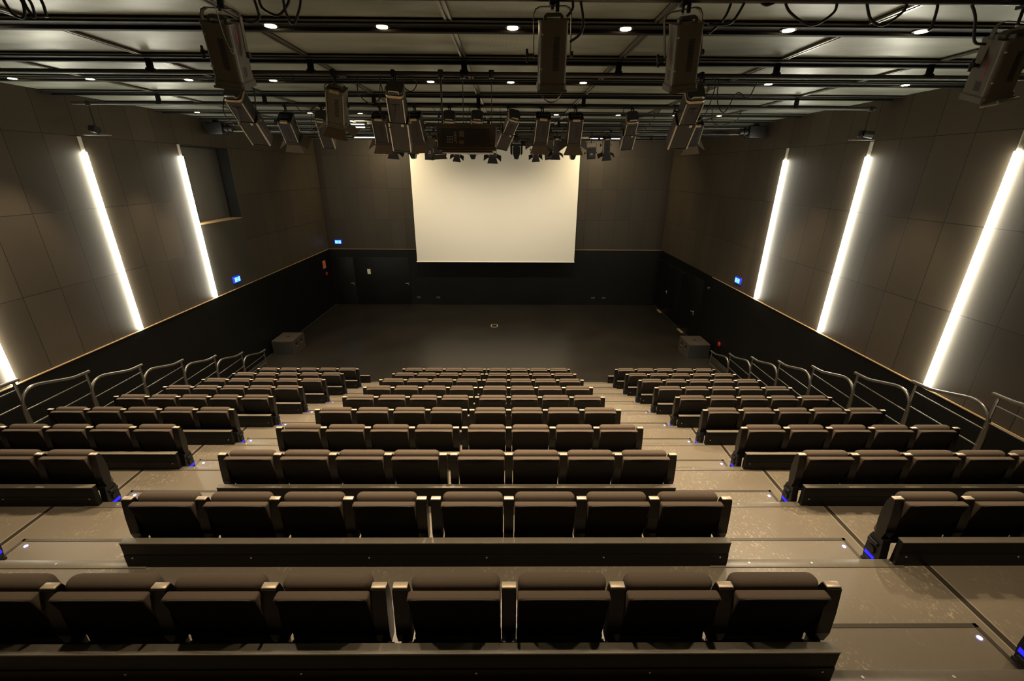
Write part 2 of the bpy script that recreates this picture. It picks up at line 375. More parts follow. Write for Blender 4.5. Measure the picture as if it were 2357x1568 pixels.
# ------------------------------------------------------------------ seating tribune
TX0, TX1 = -6.99, 6.10
BL = (-6.549, -3.868, 5); BCn = (-2.695, 1.776, 8); BR = (2.982, 5.678, 5)
def tloc(b, name, m, parent=None):
    return b.build(name, m, parent)
for k in range(1, 14):
    y = Y1-(k-1); z = RS*k
    b = MB(); b.box(TX0, TX1, y-0.10, y+0.90, 0.0, z, mi=0); tier = struct(tloc(b, 'floor_%d' % k, [M['vinyl']]))
    if k <= 12:
        for (x0, x1, nm) in ((-3.98, -2.62, 'l'), (1.70, 3.05, 'r')):
            b = MB(); b.box(x0-0.06, x1+0.06, y+0.83, y+0.902, z, z+0.006, 0.002, mi=0)
            for xx in (x0+0.25, (x0+x1)/2+0.05, x1-0.02):
                b.cyl((xx, y+0.865, z+0.005), (xx, y+0.865, z+0.010), 0.008, 8, mi=1)
            tloc(b, 'nosing', [M['nosing'], M['screw']], tier)
    # half step in each aisle in front of this tier
    zs = z-RS/2
    for (x0, x1, lx, ly) in ((-3.975, -2.62, -3.885, 1.20), (1.70, 3.015, 2.953, 1.185)):
        b = MB(); b.box(x0, x1, y+0.90, y+1.272, z-RS+0.0005, zs, mi=0); st = tloc(b, 'half_step', [M['vinyl']], tier)
        b = MB(); b.box(x0, x1, y+1.248, y+1.274, zs, zs+0.004, mi=0)
        xe = x0 if x0 < 0 else x1
        b.box(min(xe, xe-0.024*(1 if x0 > 0 else -1)), max(xe, xe-0.024*(1 if x0 > 0 else -1)), y+0.90, y+1.274, zs, zs+0.004, mi=0)
        tloc(b, 'step_trim', [M['trimline']], st)
        b = MB(); b.cyl((lx, y+ly, zs), (lx, y+ly, zs+0.004), 0.014, 12); tloc(b, 'step_light', [M['led']], st)

# black kick boards behind every row
def kick(x0, x1, k, label):
    y = Y1-(k-1); z = RS*(k+1)
    r = thing('kick_board', label, 'board', ((x0+x1)/2, y-0.13, z), 'black kick boards behind the seat rows')
    w = (x1-x0)/2
    b = MB(); b.box(-w, w, -0.022, 0.024, 0.006, 0.222, 0.002); b.box(-w, w, -0.026, -0.022, 0.0, 0.112); b.build('panel', M['board'], r)
    b = MB(); b.box(-w, w, -0.026, 0.028, 0.220, 0.230, 0.002); b.build('top_edge', M['boardtop'], r)
    n = 6 if x1-x0 > 3 else 4
    xs = [-w+0.06+(2*w-0.12)*i/(n-1) for i in range(n)]
    for x in xs:
        b = MB(); b.cyl((x, -0.026, 0.09), (x, -0.030, 0.09), 0.006, 8); b.build('screw', M['screw'], r)
for k in range(0, 11):
    rowtxt = ('in front of the first row' if k == 0 else 'behind the %s row' % ORD[k-1])
    kick(-2.70, 1.765, k, 'long black kick board %s, middle block' % rowtxt)
    if k <= 9: kick(-6.53, -3.90, k, 'black kick board %s, left block' % rowtxt)
    if k <= 10: kick(3.04, 5.70, k, 'black kick board %s, right block' % rowtxt)

# ------------------------------------------------------------------ seats
AW = 0.073
def seat_parts(root, p):
    hw = (p-AW)/2-0.004
    def crown(c):
        x, y, z = c; t = x/hw
        zz = z-0.014*t*t*max(0, (z-0.5)/0.35)
        return (x*(1.0 if z > 0.6 else 0.985), (y-0.008*(1-t*t) if y < -0.06 else y)+0.20*(0.852-z), zz)
    b = MB(); b.box(-hw, hw, -0.080, -0.028, 0.47, 0.853, 0.012, seg=3, fn=crown); bk = b.build('backrest', [M['fabric'], M['fabric_back_shade']], root)
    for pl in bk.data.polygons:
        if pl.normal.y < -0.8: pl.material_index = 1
    b = MB(); z = 0.845; b.tube([(-hw+0.004, -0.076, z-0.016), (-hw*0.6, -0.082, z-0.006), (0, -0.086, z-0.001), (hw*0.6, -0.082, z-0.006), (hw-0.004, -0.076, z-0.016)], 0.003, 6); b.build('piping', M['piping'], bk)
    b = MB(); b.box(-hw+0.004, hw-0.004, -0.022, 0.070, 0.40, 0.866, 0.044, seg=5, fn=lambda c: (c.x, c.y+0.16*(0.866-c.z), c.z)); b.build('seat', M['fabric'], root)
    b = MB(); b.box(-hw, hw, -0.002, 0.045, 0.425, 0.475, 0.006); b.cyl((-hw-0.01, 0.0, 0.42), (hw+0.01, 0.0, 0.42), 0.014, 10); b.build('seat_hinge', M['blackmetal'], root)
ARMP = [(-0.040, 0.485), (-0.056, 0.56), (-0.050, 0.70), (-0.034, 0.845), (0.008, 0.845), (0.026, 0.79), (0.036, 0.70), (0.034, 0.60), (0.012, 0.485)]
def arm(root, x):
    b = MB(); b.prism(ARMP, 'x', x-AW/2, x+AW/2); a = b.build('armrest', M['arm'], root)
    b = MB(); b.box(x-AW/2, x+AW/2, -0.030, 0.006, 0.845, 0.857, 0.004); b.build('arm_cap', M['cap'], a); return a
def leg(root, x, end=0):
    if not end:
        b = MB(); b.box(x-0.017, x+0.017, -0.098, 0.015, 0.19, 0.487, 0.003); b.box(x-0.034, x+0.034, -0.04, 0.0, 0.40, 0.425); b.build('leg', M['blackmetal'], root); return
    prof = [(-0.098, 0.19), (0.010, 0.185), (0.046, 0.215), (0.058, 0.30), (0.054, 0.44), (0.035, 0.487), (-0.06, 0.487)]
    b = MB(); b.prism(prof, 'x', x-0.032, x+0.030)
    s = end; xo = x+0.031*s
    b.box(min(xo, xo+0.012*s), max(xo, xo+0.012*s), -0.05, 0.05, 0.20, 0.225, 0.002); b.box(min(xo, xo+0.02*s), max(xo, xo+0.02*s), -0.03, 0.03, 0.235, 0.262, 0.004)
    b.box(min(xo, xo+0.016*s), max(xo, xo+0.016*s), -0.04, 0.05, 0.40, 0.43, 0.004); b.cyl((xo, 0.0, 0.345), (xo+0.014*s, 0.0, 0.345), 0.035, 14)
    l = b.build('end_leg', M['blackmetal'], root)
    b = MB(); b.box(min(xo, xo+0.003*s), max(xo, xo+0.003*s), -0.045, 0.045, 0.268, 0.300); b.build('aisle_light', M['ledglow'], l)
def proto(p, kind):
    t = thing('theatre_seat', 'x', 'seat', (0, 0, 0), 'black folding theatre seats')
    seat_parts(t, p); arm(t, -p/2); leg(t, -p/2, -1 if kind == 'lend' else 0)
    if kind in ('last', 'rend'): arm(t, p/2); leg(t, p/2, 1 if kind == 'rend' else 0)
    return t
protos = {}
def place(p, kind, locv, label):
    key = (round(p, 4), kind)
    if key not in protos:
        t = proto(p, kind); t.location = locv; t['label'] = label; protos[key] = t; return t
    return dup(protos[key], locv, label)
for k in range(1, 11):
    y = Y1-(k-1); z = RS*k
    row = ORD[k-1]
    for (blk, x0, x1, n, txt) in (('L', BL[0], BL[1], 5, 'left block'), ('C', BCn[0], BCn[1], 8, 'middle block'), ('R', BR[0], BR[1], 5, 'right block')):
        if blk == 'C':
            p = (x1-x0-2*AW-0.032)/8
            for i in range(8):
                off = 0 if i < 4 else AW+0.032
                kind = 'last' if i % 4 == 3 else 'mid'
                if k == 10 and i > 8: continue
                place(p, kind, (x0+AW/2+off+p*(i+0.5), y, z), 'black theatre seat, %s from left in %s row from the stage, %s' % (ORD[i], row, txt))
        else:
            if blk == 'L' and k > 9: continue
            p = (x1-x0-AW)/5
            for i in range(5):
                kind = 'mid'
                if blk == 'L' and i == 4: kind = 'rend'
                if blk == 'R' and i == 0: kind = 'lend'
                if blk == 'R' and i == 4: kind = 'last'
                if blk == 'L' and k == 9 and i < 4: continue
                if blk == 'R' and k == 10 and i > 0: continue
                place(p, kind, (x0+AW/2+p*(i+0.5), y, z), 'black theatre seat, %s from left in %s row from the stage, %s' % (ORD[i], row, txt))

# ------------------------------------------------------------------ guard rails along the tribune sides
def railing(x, t, label):
    E = Y1-(t-1)+0.90; z = RS*t
    r = thing('guard_rail', label, 'railing', (x, E, z), 'steel guard rails along the tribune sides')
    top = [(0, 0.18, 0.945), (0, 0.06, 0.950), (0, -0.127, 0.968), (0, -0.40, 1.045), (0, -0.62, 1.105), (0, -0.76, 1.098), (0, -0.85, 1.03), (0, -0.90, 0.93), (0, -0.925, 0.75), (0, -0.93, 0.4), (0, -0.93, 0.0)]
    b = MB(); b.tube(spline(top, 6), 0.023, 10); b.build('handrail', M['rail'], r)
    b = MB(); b.box(-0.006, 0.006, 0.090, 0.130, -RS, 0.93, 0.002); b.cyl((0, 0.1, 0.92), (0, 0.06, 0.955), 0.012); b.build('post', M['rail'], r)
    for zz, a in ((0.82, 0.10), (0.585, 0.10)):
        b = MB(); b.cyl((0, a, zz), (0, -0.93, zz), 0.009, 8); b.build('rod', M['rail'], r)
for t in range(1, 11):
    railing(-6.90, t, 'steel guard rail at left edge of tribune, %s from the stage' % ORD[t-1])
    railing(6.02, t, 'steel guard rail at right edge of tribune, %s from the stage' % ORD[t-1])

# ------------------------------------------------------------------ loudspeakers and small stage things
def sub(x0, x1, y0, y1, h, side, label):
    r = thing('subwoofer', label, 'loudspeaker', ((x0+x1)/2, (y0+y1)/2, 0)); w = (x1-x0)/2; d = (y1-y0)/2
    fr = [(-w+2*w*i/10, -d+0.03-0.035*math.sin(math.pi*i/10)) for i in range(11)]
    prof = fr+[(w, d), (-w, d)]
    b = MB(); b.prism(prof, 'z', 0.0, h); b.build('cabinet', M['speaker'], r)
    gr = [(-w+0.015+(2*w-0.03)*i/10, -d+0.022-0.035*math.sin(math.pi*i/10)) for i in range(11)]
    b = MB(); b.prism(gr+[(q[0], q[1]+0.03) for q in reversed(gr)], 'z', 0.03, h-0.03); b.build('grille', M['grille'], r)
    xs = w if side > 0 else -w
    for yy in (-0.18, 0.18):
        b = MB(); b.box(min(xs, xs+0.006*side), max(xs, xs+0.006*side), yy-0.07, yy+0.07, h*0.48, h*0.78, 0.002, mi=0)
        b.tube([(xs+0.004*side, yy-0.06, h*0.52), (xs+0.02*side, yy, h*0.52), (xs+0.004*side, yy+0.06, h*0.52)], 0.010, mi=1); b.build('handle', [M['vent'], M['edge']], r)
    b = MB(); b.cyl((0, 0.03, h), (0, 0.03, h+0.003), 0.055, 20); b.build('pole_socket', M['vent'], r)
sub(-8.16, -7.42, 14.20, 15.10, 0.54, 1, 'dark subwoofer on the stage floor at the left wall')
sub(6.39, 7.13, 13.95, 14.83, 0.55, -1, 'dark subwoofer on the stage floor at the right wall')
b = MB()
for (a, c, d, e) in ((-0.62, -0.33, 17.25, 17.29), (-0.62, -0.33, 17.61, 17.65), (-0.62, -0.58, 17.25, 17.65), (-0.37, -0.33, 17.25, 17.65)): b.box(a, c, d, e, 0, 0.006, mi=0)
b.box(-0.58, -0.37, 17.29, 17.61, 0, 0.003, mi=1); tag(b.build('floor_hatch', [M['hushlight'], M['vent']]), 'small rectangular floor box with pale rim, centre of stage', 'floor box')
for x, t in ((-4.25, 'leftmost'), (-3.30, 'second from left'), (4.26, 'third from left'), (4.79, 'rightmost')):
    b = MB(); b.box(x-0.09, x+0.09, YB-0.02, YB, 0.31, 0.40, 0.004); tag(b.build('wall_socket', M['greyplate']), 'grey socket plate low on the black back wall, %s of four' % t, 'socket', 'socket plates low on the back wall')
for y, t in ((16.9, 'nearer'), (19.6, 'farther')):
    b = MB(); b.box(WR-0.14, WR-0.03, y-0.25, y+0.25, 0, 0.004); tag(b.build('threshold_plate', M['hushlight']), 'pale metal plate on the floor at the right wall, the %s one' % t, 'plate', 'floor plates at the right wall')
def exit_sign(T, label):
    r = thing('exit_sign', label, 'sign', (0, 0, 0), 'glowing blue exit signs'); r.matrix_world = T
    b = MB(); b.box(-0.17, 0.17, 0.0, 0.05, -0.10, 0.10, 0.01); b.build('housing', M['exitblue'], r)
    b = MB(); b.box(-0.135, 0.135, -0.006, 0.0, -0.07, 0.07); f = b.build('lit_face', M['exitface'], r)
    b = MB(); b.box(-0.02, 0.04, -0.008, -0.006, 0.015, 0.055); b.box(-0.04, 0.05, -0.008, -0.006, -0.055, -0.03); b.build('pictogram', M['exitmark'], f)
exit_sign(Matrix.Translation((-7.79, YB-0.05, 3.01)), 'glowing blue exit sign on the back wall left of the screen')
exit_sign(Matrix.Translation((WL+0.05, 13.27, 2.965)) @ Matrix.Rotation(math.pi/2, 4, 'Z'), 'glowing blue exit sign low on the left wall boards')
exit_sign(Matrix.Translation((WR-0.05, 13.29, 2.98)) @ Matrix.Rotation(-math.pi/2, 4, 'Z'), 'glowing blue exit sign low on the right wall boards')
r = thing('fire_sign', 'small orange square fire alarm sign near the left back corner', 'sign', (WL, 19.83, 2.10))
b = MB(); b.box(0, 0.012, -0.15, 0.15, -0.17, 0.17); b.build('plate', M['orange'], r)
b = MB()
for k in range(16):
    a0, a1 = 2*math.pi*k/16, 2*math.pi*(k+1)/16
    b.add([(0.014, 0.06*math.cos(a0), 0.06*math.sin(a0)), (0.014, 0.06*math.cos(a1), 0.06*math.sin(a1)), (0.014, 0.09*math.cos(a1), 0.09*math.sin(a1)), (0.014, 0.09*math.cos(a0), 0.09*math.sin(a0))], [[0, 1, 2, 3]])
b.build('ring_symbol', M['red'], r)
b = MB(); b.box(WL, WL+0.05, 19.86, 19.98, 1.60, 1.72, 0.01); b.cyl((WL+0.05, 19.92, 1.66), (WL+0.06, 19.92, 1.66), 0.03); tag(b.build('alarm_button', M['red']), 'small red alarm call point below the orange sign', 'alarm button')
b = MB(); b.box(WR-0.05, WR, 13.64, 13.76, 0.62, 0.74, 0.01); b.cyl((WR-0.06, 13.7, 0.68), (WR-0.05, 13.7, 0.68), 0.03); tag(b.build('alarm_button', M['red']), 'small red button on the right wall beside the subwoofer', 'alarm button')

# ------------------------------------------------------------------ ceiling beams and downlights
beams = [2.23+1.37*i-1.37*3 for i in range(17)]
for i, y in enumerate(beams):
    if y < 2.0: continue
    t = i-5  # index 0 = beam at y 4.97
    if y < 3.0: lab = 'black ceiling beam just behind the nearest lighting pipe, above the near seats'
    elif y < 4.5: lab = 'black ceiling beam above the nearest lamp pipe, out of the lit rows'
    else: lab = 'black ceiling beam, %s from the front edge of the photo' % (ORD[max(0, t)] if t < 12 else 'last')
    r = thing('ceiling_beam', lab, 'beam', (0, y, ZC), 'black ceiling beams')
    b = MB(); b.box(WL, WR, -0.11, 0.13, -0.03, 0.0); b.build('web', M['beam'], r)
    b = MB(); b.box(WL, WR, -0.125, -0.085, -0.050, -0.0, 0.004); b.box(WL, WR, 0.085, 0.150, -0.060, -0.0, 0.004); b.build('flange', M['beam'], r)
    b = MB(); b.box(WL, WR, -0.135, -0.125, -0.035, -0.022); b.build('cable_tray', M['profile'], r)
downs = {4.97: [-4.87, -2.15, -1.09, 0.156, 1.24, 2.81, 4.10], 7.71: [-7.47, -6.29, -4.79, -3.50, -1.085, 0.15, 1.27, 4.145, 6.285],
         10.45: [-7.35, -4.68, -1.135, 1.25, 2.77, 6.235], 11.82: [-7.39, -4.68, -3.47, 1.27, 2.775, 4.155, 5.235], 2.23: [-4.87, -2.15, -1.09, 0.156, 1.24, 2.81, 4.10]}
rown = {4.97: 'nearest lit beam', 7.71: 'second lit beam', 10.45: 'third lit beam', 11.82: 'fourth lit beam', 2.23: 'beam above the nearest seats'}
dl0 = None
for y, xs in downs.items():
    for i, x in enumerate(xs):
        lab = 'warm glowing downlight, %s from left in the %s' % (ORD[i], rown[y])
        if dl0 is None:
            dl0 = thing('downlight', lab, 'light', (x, y, 7.40), 'warm downlights in the ceiling beams')
            b = MB(); b.cyl((0, 0, 0.0), (0, 0, 0.006), 0.052, 20, r1=0.05); b.build('bulb', M['bulb'], dl0)
            b = MB(); b.cyl((0, 0, 0.006), (0, 0, 0.05), 0.075, 20); b.build('can', M['blackmetal'], dl0)
        else: dup(dl0, (x, y, 7.40), lab)
        sp = add_light('downlight_beam', 'SPOT', (x, y, 7.352), DOWN_W*(0.24 if y < 3 else 1.1 if y < 6 else 0.9), (1.0, 0.81, 0.57), spot_size=math.radians(92 if abs(x) < 5.5 else 62), spot_blend=0.6, shadow_soft_size=0.05)
# ------------------------------------------------------------------ lighting bars
def bar(y, z, x0, x1, label, hang=True, rad=0.028):
    r = thing('lighting_bar', label, 'pipe', (0, y, z))
    b = MB(); b.cyl((x0, 0, 0), (x1, 0, 0), rad, 16); b.build('pipe', M['pipe'], r)
    if hang:
        for x in (-6.30, -4.36, -2.36, -0.44, 1.50, 3.50, 5.45):
            if x0 < x < x1:
                b = MB(); b.box(x-0.035, x+0.035, -0.02, 0.02, 0.0, ZC-0.04-z, 0.003); b.box(x-0.045, x+0.045, -0.035, 0.035, -0.01, 0.04, 0.004); b.build('hanger', M['beam'], r)
bar(3.60, 7.235, -7.8, 6.9, 'steel lighting pipe carrying the four big near spotlights')
bar(6.34, 7.265, -7.9, 6.9, 'long steel lighting pipe, second from the front, holding the projector')
bar(9.08, 7.245, -7.9, 6.95, 'long steel lighting pipe carrying the middle row of spotlights')
bar(13.40, 7.27, -8.0, 7.1, 'upper dark pipe over the stage edge', rad=0.03)
bar(13.40, 7.12, -8.0, 7.1, 'lower dark pipe over the stage edge carrying small spotlights', hang=False, rad=0.035)
bar(15.90, 7.26, -8.0, 7.1, 'dark pipe above the middle of the stage'); bar(17.90, 7.22, -8.0, 7.1, 'dark pipe just before the screen')
for x, t in ((-7.95, 'left'), (7.0, 'right')):
    r = thing('hoist_motor', 'dark hoist drive at the %s end of the stage pipes' % t, 'motor', (x, 13.4, 7.19))
    s = 1 if x < 0 else -1
    b = MB(); b.box(-0.22, 0.22, -0.14, 0.14, -0.17, 0.14, 0.02); b.build('housing', M['blackmetal'], r)
    b = MB(); b.cyl((0.22*s, 0, -0.02), (0.45*s, 0, -0.02), 0.09, 16); b.cyl((0.30*s, 0, -0.02), (0.34*s, 0, -0.02), 0.12, 16); b.build('drum', M['blackmetal'], r)
    b = MB(); b.box(-0.05, 0.05, -0.05, 0.05, 0.14, ZC-7.19-0.002); b.build('bracket', M['beam'], r)
b = MB()
for k in range(46):
    x = 5.0+k*0.028; b.cyl((x, 13.40, 7.12), (x+0.018, 13.40, 7.12), 0.048, 12)
tag(b.build('coiled_cable', M['cable']), 'dark coiled cable wound round the lower stage pipe, right end', 'cable')

# ------------------------------------------------------------------ spotlights
FIX = [
    ('F1','fresnel_big',3.6,(-1.851,3.600,7.156),(-1.844,3.570,7.069),(-1.886,3.690,6.705),0.197,-28),
    ('F2','fresnel_big',3.6,(0.419,3.600,7.183),(0.423,3.570,7.096),(0.434,3.690,6.697),0.198,0),
    ('F3','fresnel_big',3.6,(1.315,3.600,7.170),(1.340,3.570,7.087),(1.388,3.690,6.704),0.190,22),
    ('F4','fresnel_big',3.6,(3.663,3.600,7.117),(3.608,3.570,7.028),(3.698,3.690,6.664),0.208,30),
    ('S1','profile',6.34,(-3.233,6.340,7.126),(-3.246,6.090,7.002),(-3.299,6.690,6.510),0.239,-25),
    ('S2','fresnel',6.34,(-2.089,6.340,7.148),(-2.051,6.290,7.092),(-2.145,6.460,6.697),0.231,-12),
    ('S4','profile',6.34,(-1.336,6.340,7.143),(-1.273,6.090,7.052),(-1.360,6.690,6.438),0.251,0),
    ('S5','profile',6.34,(2.557,6.340,7.193),(2.417,6.090,7.029),(2.471,6.690,6.499),0.264,22),
    ('P1','fresnel',9.08,(-4.022,9.080,7.137),(-3.985,8.960,7.025),(-4.019,9.280,6.667),0.254,-20),
    ('P2','profile',9.08,(-3.362,9.080,7.156),(-3.300,8.880,7.035),(-3.420,9.480,6.596),0.231,-15),
    ('P3','fresnel',9.08,(-2.280,9.080,7.156),(-2.261,8.980,7.066),(-2.282,9.230,6.651),0.270,-5),
    ('P4','fresnel',9.08,(-1.637,9.080,7.160),(-1.631,8.980,7.070),(-1.596,9.230,6.663),0.262,-8),
    ('P5','profile',9.08,(-0.993,9.080,7.156),(-0.965,8.880,7.049),(-1.045,9.480,6.610),0.248,0),
    ('P6','profile',9.08,(-0.446,9.080,7.160),(-0.459,8.880,7.053),(-0.562,9.480,6.613),0.248,0),
    ('P7','profile',9.08,(0.103,9.080,7.163),(0.222,8.880,7.071),(-0.027,9.480,6.600),0.248,15),
    ('P8','fresnel',9.08,(0.724,9.080,7.167),(0.759,8.980,7.085),(0.724,9.230,6.661),0.271,5),
    ('P9','fresnel',9.08,(1.347,9.080,7.157),(1.361,8.980,7.074),(1.364,9.230,6.650),0.271,6),
    ('P10','profile',9.08,(2.400,9.080,7.149),(2.381,8.880,7.056),(2.449,9.480,6.607),0.249,12),
    ('P11','fresnel',9.08,(3.530,9.080,7.142),(3.593,8.980,7.002),(3.628,9.230,6.671),0.255,15),
    ('Q1','fresnel_small',13.4,(-3.088,13.400,7.161),(-3.098,13.300,7.045),(-3.136,13.500,6.656),0.243,0),
    ('Q2','moving_head',13.4,(-2.574,13.400,6.967),(-2.577,13.400,6.923),(-2.615,13.400,6.441),0.318,0),
    ('Q3','flood',13.4,(-2.102,13.400,6.970),(-2.129,13.520,6.866),(-2.148,13.620,6.437),0.273,0),
    ('Q3b','fresnel_small',13.4,(-1.880,13.400,7.037),(-1.839,12.950,6.943),(-1.810,13.100,6.604),0.261,0),
    ('Q4','fresnel_small',13.4,(-1.327,13.400,6.952),(-1.320,13.300,6.836),(-1.355,13.500,6.530),0.171,0),
    ('Q5','moving_head',13.4,(-0.889,13.400,6.977),(-0.890,13.400,6.933),(-0.904,13.400,6.439),0.343,0),
    ('Q6','fresnel_small',13.4,(-0.331,13.400,6.958),(-0.329,13.300,6.864),(-0.339,13.500,6.536),0.220,0),
    ('Q7','moving_head',13.4,(0.337,13.400,7.006),(0.337,13.400,6.962),(0.342,13.400,6.446),0.343,0),
    ('Q8','fresnel_small',13.4,(0.873,13.400,6.943),(0.870,13.300,6.827),(0.889,13.500,6.543),0.172,0),
    ('Q9','flood',13.4,(1.237,13.400,6.990),(1.253,13.520,6.818),(1.287,13.620,6.468),0.249,0),
    ('Q10','fresnel_small',13.4,(1.450,13.400,7.123),(1.435,13.080,6.992),(1.433,13.260,6.606),0.192,0),
    ('Q11','moving_head',13.4,(1.930,13.400,6.994),(1.932,13.400,6.950),(1.961,13.400,6.444),0.319,0),
    ('Q12','flood',13.4,(2.437,13.400,6.886),(2.441,13.370,6.751),(2.459,13.430,6.470),0.246,0),
    ('Q13','fresnel_small',13.4,(2.858,13.400,7.110),(2.845,13.300,7.015),(2.896,13.500,6.612),0.208,0),
]
LAB = {
 'F1': 'big grey spotlight hanging nearest, upper left, with steel safety wire',
 'F2': 'big dark spotlight hanging upper centre with side knob and strap below',
 'F3': 'big dark spotlight hanging right of centre beside the strapped one',
 'F4': 'big dark spotlight cut by the right edge of the photo',
 'S1': 'two-part black profile spotlight leaning right below the big left spotlight',
 'S2': 'grey spotlight with wide brown barn door, left on the projector pipe',
 'S4': 'long black profile spotlight with silver edges left of the projector',
 'S5': 'long silver-edged profile spotlight leaning left, right end of the projector pipe',
 'P1': 'spotlight with two pale barn doors, leftmost on the middle pipe',
 'P2': 'small profile spotlight between two barn-door spotlights, left on middle pipe',
 'P3': 'barn-door spotlight directly left of the long black profile spotlight',
 'P4': 'barn-door spotlight half hidden behind the long black profile spotlight',
 'P5': 'profile spotlight hidden behind the projector case, left one of two',
 'P6': 'profile spotlight hidden behind the projector case, right one of two',
 'P7': 'black profile spotlight leaning left just right of the projector case',
 'P8': 'barn-door spotlight with side flaps, first right of the leaning profile spotlight',
 'P9': 'barn-door spotlight before the upper right corner of the screen',
 'P10': 'small profile spotlight alone before the dark wall right of the screen',
 'P11': 'barn-door spotlight behind the right long profile spotlight',
 'Q1': 'small spotlight with dark flaps over the stage, leftmost of the far row',
 'Q2': 'moving-head light at the upper left corner of the screen',
 'Q3': 'narrow black floodlight hanging before the left part of the screen',
 'Q3b': 'black spotlight with wide square flap left of the projector case',
 'Q4': 'small spotlight silhouette with flaps below the projector case, left one',
 'Q5': 'moving-head light silhouette below the middle of the projector case',
 'Q6': 'small spotlight silhouette with flaps below the projector case, right one',
 'Q7': 'moving-head light with pale yoke, right of the projector case',
 'Q8': 'small spotlight silhouette below the barn-door spotlight with side flaps',
 'Q9': 'square black floodlight before the right part of the screen',
 'Q10': 'slim spotlight with flap between floodlight and right moving-head',
 'Q11': 'moving-head light at the upper right corner of the screen',
 'Q12': 'small open box light before the dark wall right of the screen',
 'Q13': 'small spotlight with flared flaps, rightmost of the far row',
}
PIPEZ = {3.6: 7.235, 6.34: 7.265, 9.08: 7.245, 13.4: 7.12}
def frame(R, F, twist):
    z = (R-F).normalized(); x = Vector((1, 0, 0)); x = (x-z*x.dot(z)).normalized(); y = z.cross(x)
    m = Matrix((x, y, z)).transposed().to_4x4(); m = m @ Matrix.Rotation(math.radians(twist), 4, 'Z')
    m.translation = R; return m
def octo(w, d, c):
    return [(-w+c, -d), (w-c, -d), (w, -d+c), (w, d-c), (w-c, d), (-w+c, d), (-w, d-c), (-w, -d+c)]
def rnd(w, d, c, n=4):
    out = []
    for (sx, sy, a0) in ((1, -1, -90), (1, 1, 0), (-1, 1, 90), (-1, -1, 180)):
        for k in range(n+1):
            a = math.radians(a0+90*k/n); out.append((sx*(w-c)+c*math.cos(a), sy*(d-c)+c*math.sin(a)))
    return out
def yoke(root, T, A, w, thick, L, pz, big):
    """flat strap from the bolt A (world) round both sides of the body to its pivots"""
    piv = T @ Vector((0, 0, -L*0.48)); ax = (T.to_3x3() @ Vector((1, 0, 0))).normalized()
    up = (A-piv); h = up.length; up.normalize(); ax = (ax-up*ax.dot(up)).normalized(); d = ax.cross(up)
    hw = w/2+(0.034 if big else 0.02); c = 0.045
    path = [(-hw, -0.02), (-hw, h-c), (-hw+c*0.3, h-c*0.3), (-hw+c, h), (hw-c, h), (hw-c*0.3, h-c*0.3), (hw, h-c), (hw, -0.02)]
    b = MB(); t = thick; vs = []; s = 0.018 if big else 0.013
    n = len(path)
    for i, (a, u) in enumerate(path):
        cx, cu = 0, h/2; ln = math.hypot(a-cx, 0.001+abs(u-cu)); na = -1 if a < 0 else 1
        ia = a-na*t if i not in (3, 4) else a; iu = u-t if i in (2, 3, 4, 5) else u
        for (aa, uu) in ((a, u), (ia, iu)):
            for sd in (-s, s): vs.append(piv+ax*aa+up*uu+d*sd)
    fs = []
    for i in range(n-1):
        p, q = 4*i, 4*(i+1)
        fs += [[p, q, q+1, p+1], [p+2, p+3, q+3, q+2], [p, p+2, q+2, q], [p+1, q+1, q+3, p+3]]
    fs += [[0, 1, 3, 2], [4*(n-1), 4*(n-1)+2, 4*(n-1)+3, 4*(n-1)+1]]
    b.add(vs, fs); loc(b, 'yoke', M['blackmetal'] if not big else M['body'], root)
    b = MB(); k = -1
    b.cyl(piv+ax*k*hw, piv+ax*k*(hw+0.035), 0.012); b.cyl(piv+ax*k*(hw+0.035), piv+ax*k*(hw+0.05), 0.02)
    b.tube([piv+ax*k*(hw+0.045)+up*0.04, piv+ax*k*(hw+0.045)-up*0.04], 0.009)
    loc(b, 'knob', M['blackmetal'], root)
    b = MB(); b.cyl(piv+ax*hw, piv+ax*(hw+0.015), 0.02); loc(b, 'pivot_bolt', M['blackmetal'], root)
    # clamp
    top = Vector((A.x, root['py'], pz)); b = MB(); b.cyl(A-Vector((0, 0, 0.02)), Vector((A.x, A.y, pz-0.03)), 0.010)
    b.box(A.x-0.025, A.x+0.025, root['py']-0.045, root['py']+0.045, pz-0.045, pz+0.042, 0.012); b.box(A.x+0.02, A.x+0.045, root['py']-0.03, root['py']-0.01, pz-0.09, pz-0.03, 0.004)
    loc(b, 'clamp', M['blackmetal'], root)
    b = MB(); b.cyl(A-Vector((0, 0, 0.03)), A+Vector((0, 0, 0.012)), 0.009, 8); loc(b, 'bolt', M['edge'], root)
def barn(root, T, w, L, ang, ln, which='lrtb', m='door'):
    h = w*0.48
    for c in which:
        rot = {'t': 0, 'l': 90, 'b': 180, 'r': 270}[c]
        a = math.radians(ang[c] if isinstance(ang, dict) else ang)
        Tm = T @ Matrix.Translation((0, 0, -L)) @ Matrix.Rotation(math.radians(rot), 4, 'Z')
        y0 = h; y1 = h+ln*math.sin(a); z1 = -ln*math.cos(a); e = h*0.95; g = h*1.45
        vs = [(-e, y0, 0), (e, y0, 0), (g, y1, z1), (-g, y1, z1)]; vs += [(x, y+0.003, z+0.002) for x, y, z in vs]
        b = MB(); b.add(vs, [[0, 1, 2, 3], [7, 6, 5, 4], [0, 4, 5, 1], [1, 5, 6, 2], [2, 6, 7, 3], [3, 7, 4, 0]], T=Tm); loc(b, 'barn_door', M[m], root)
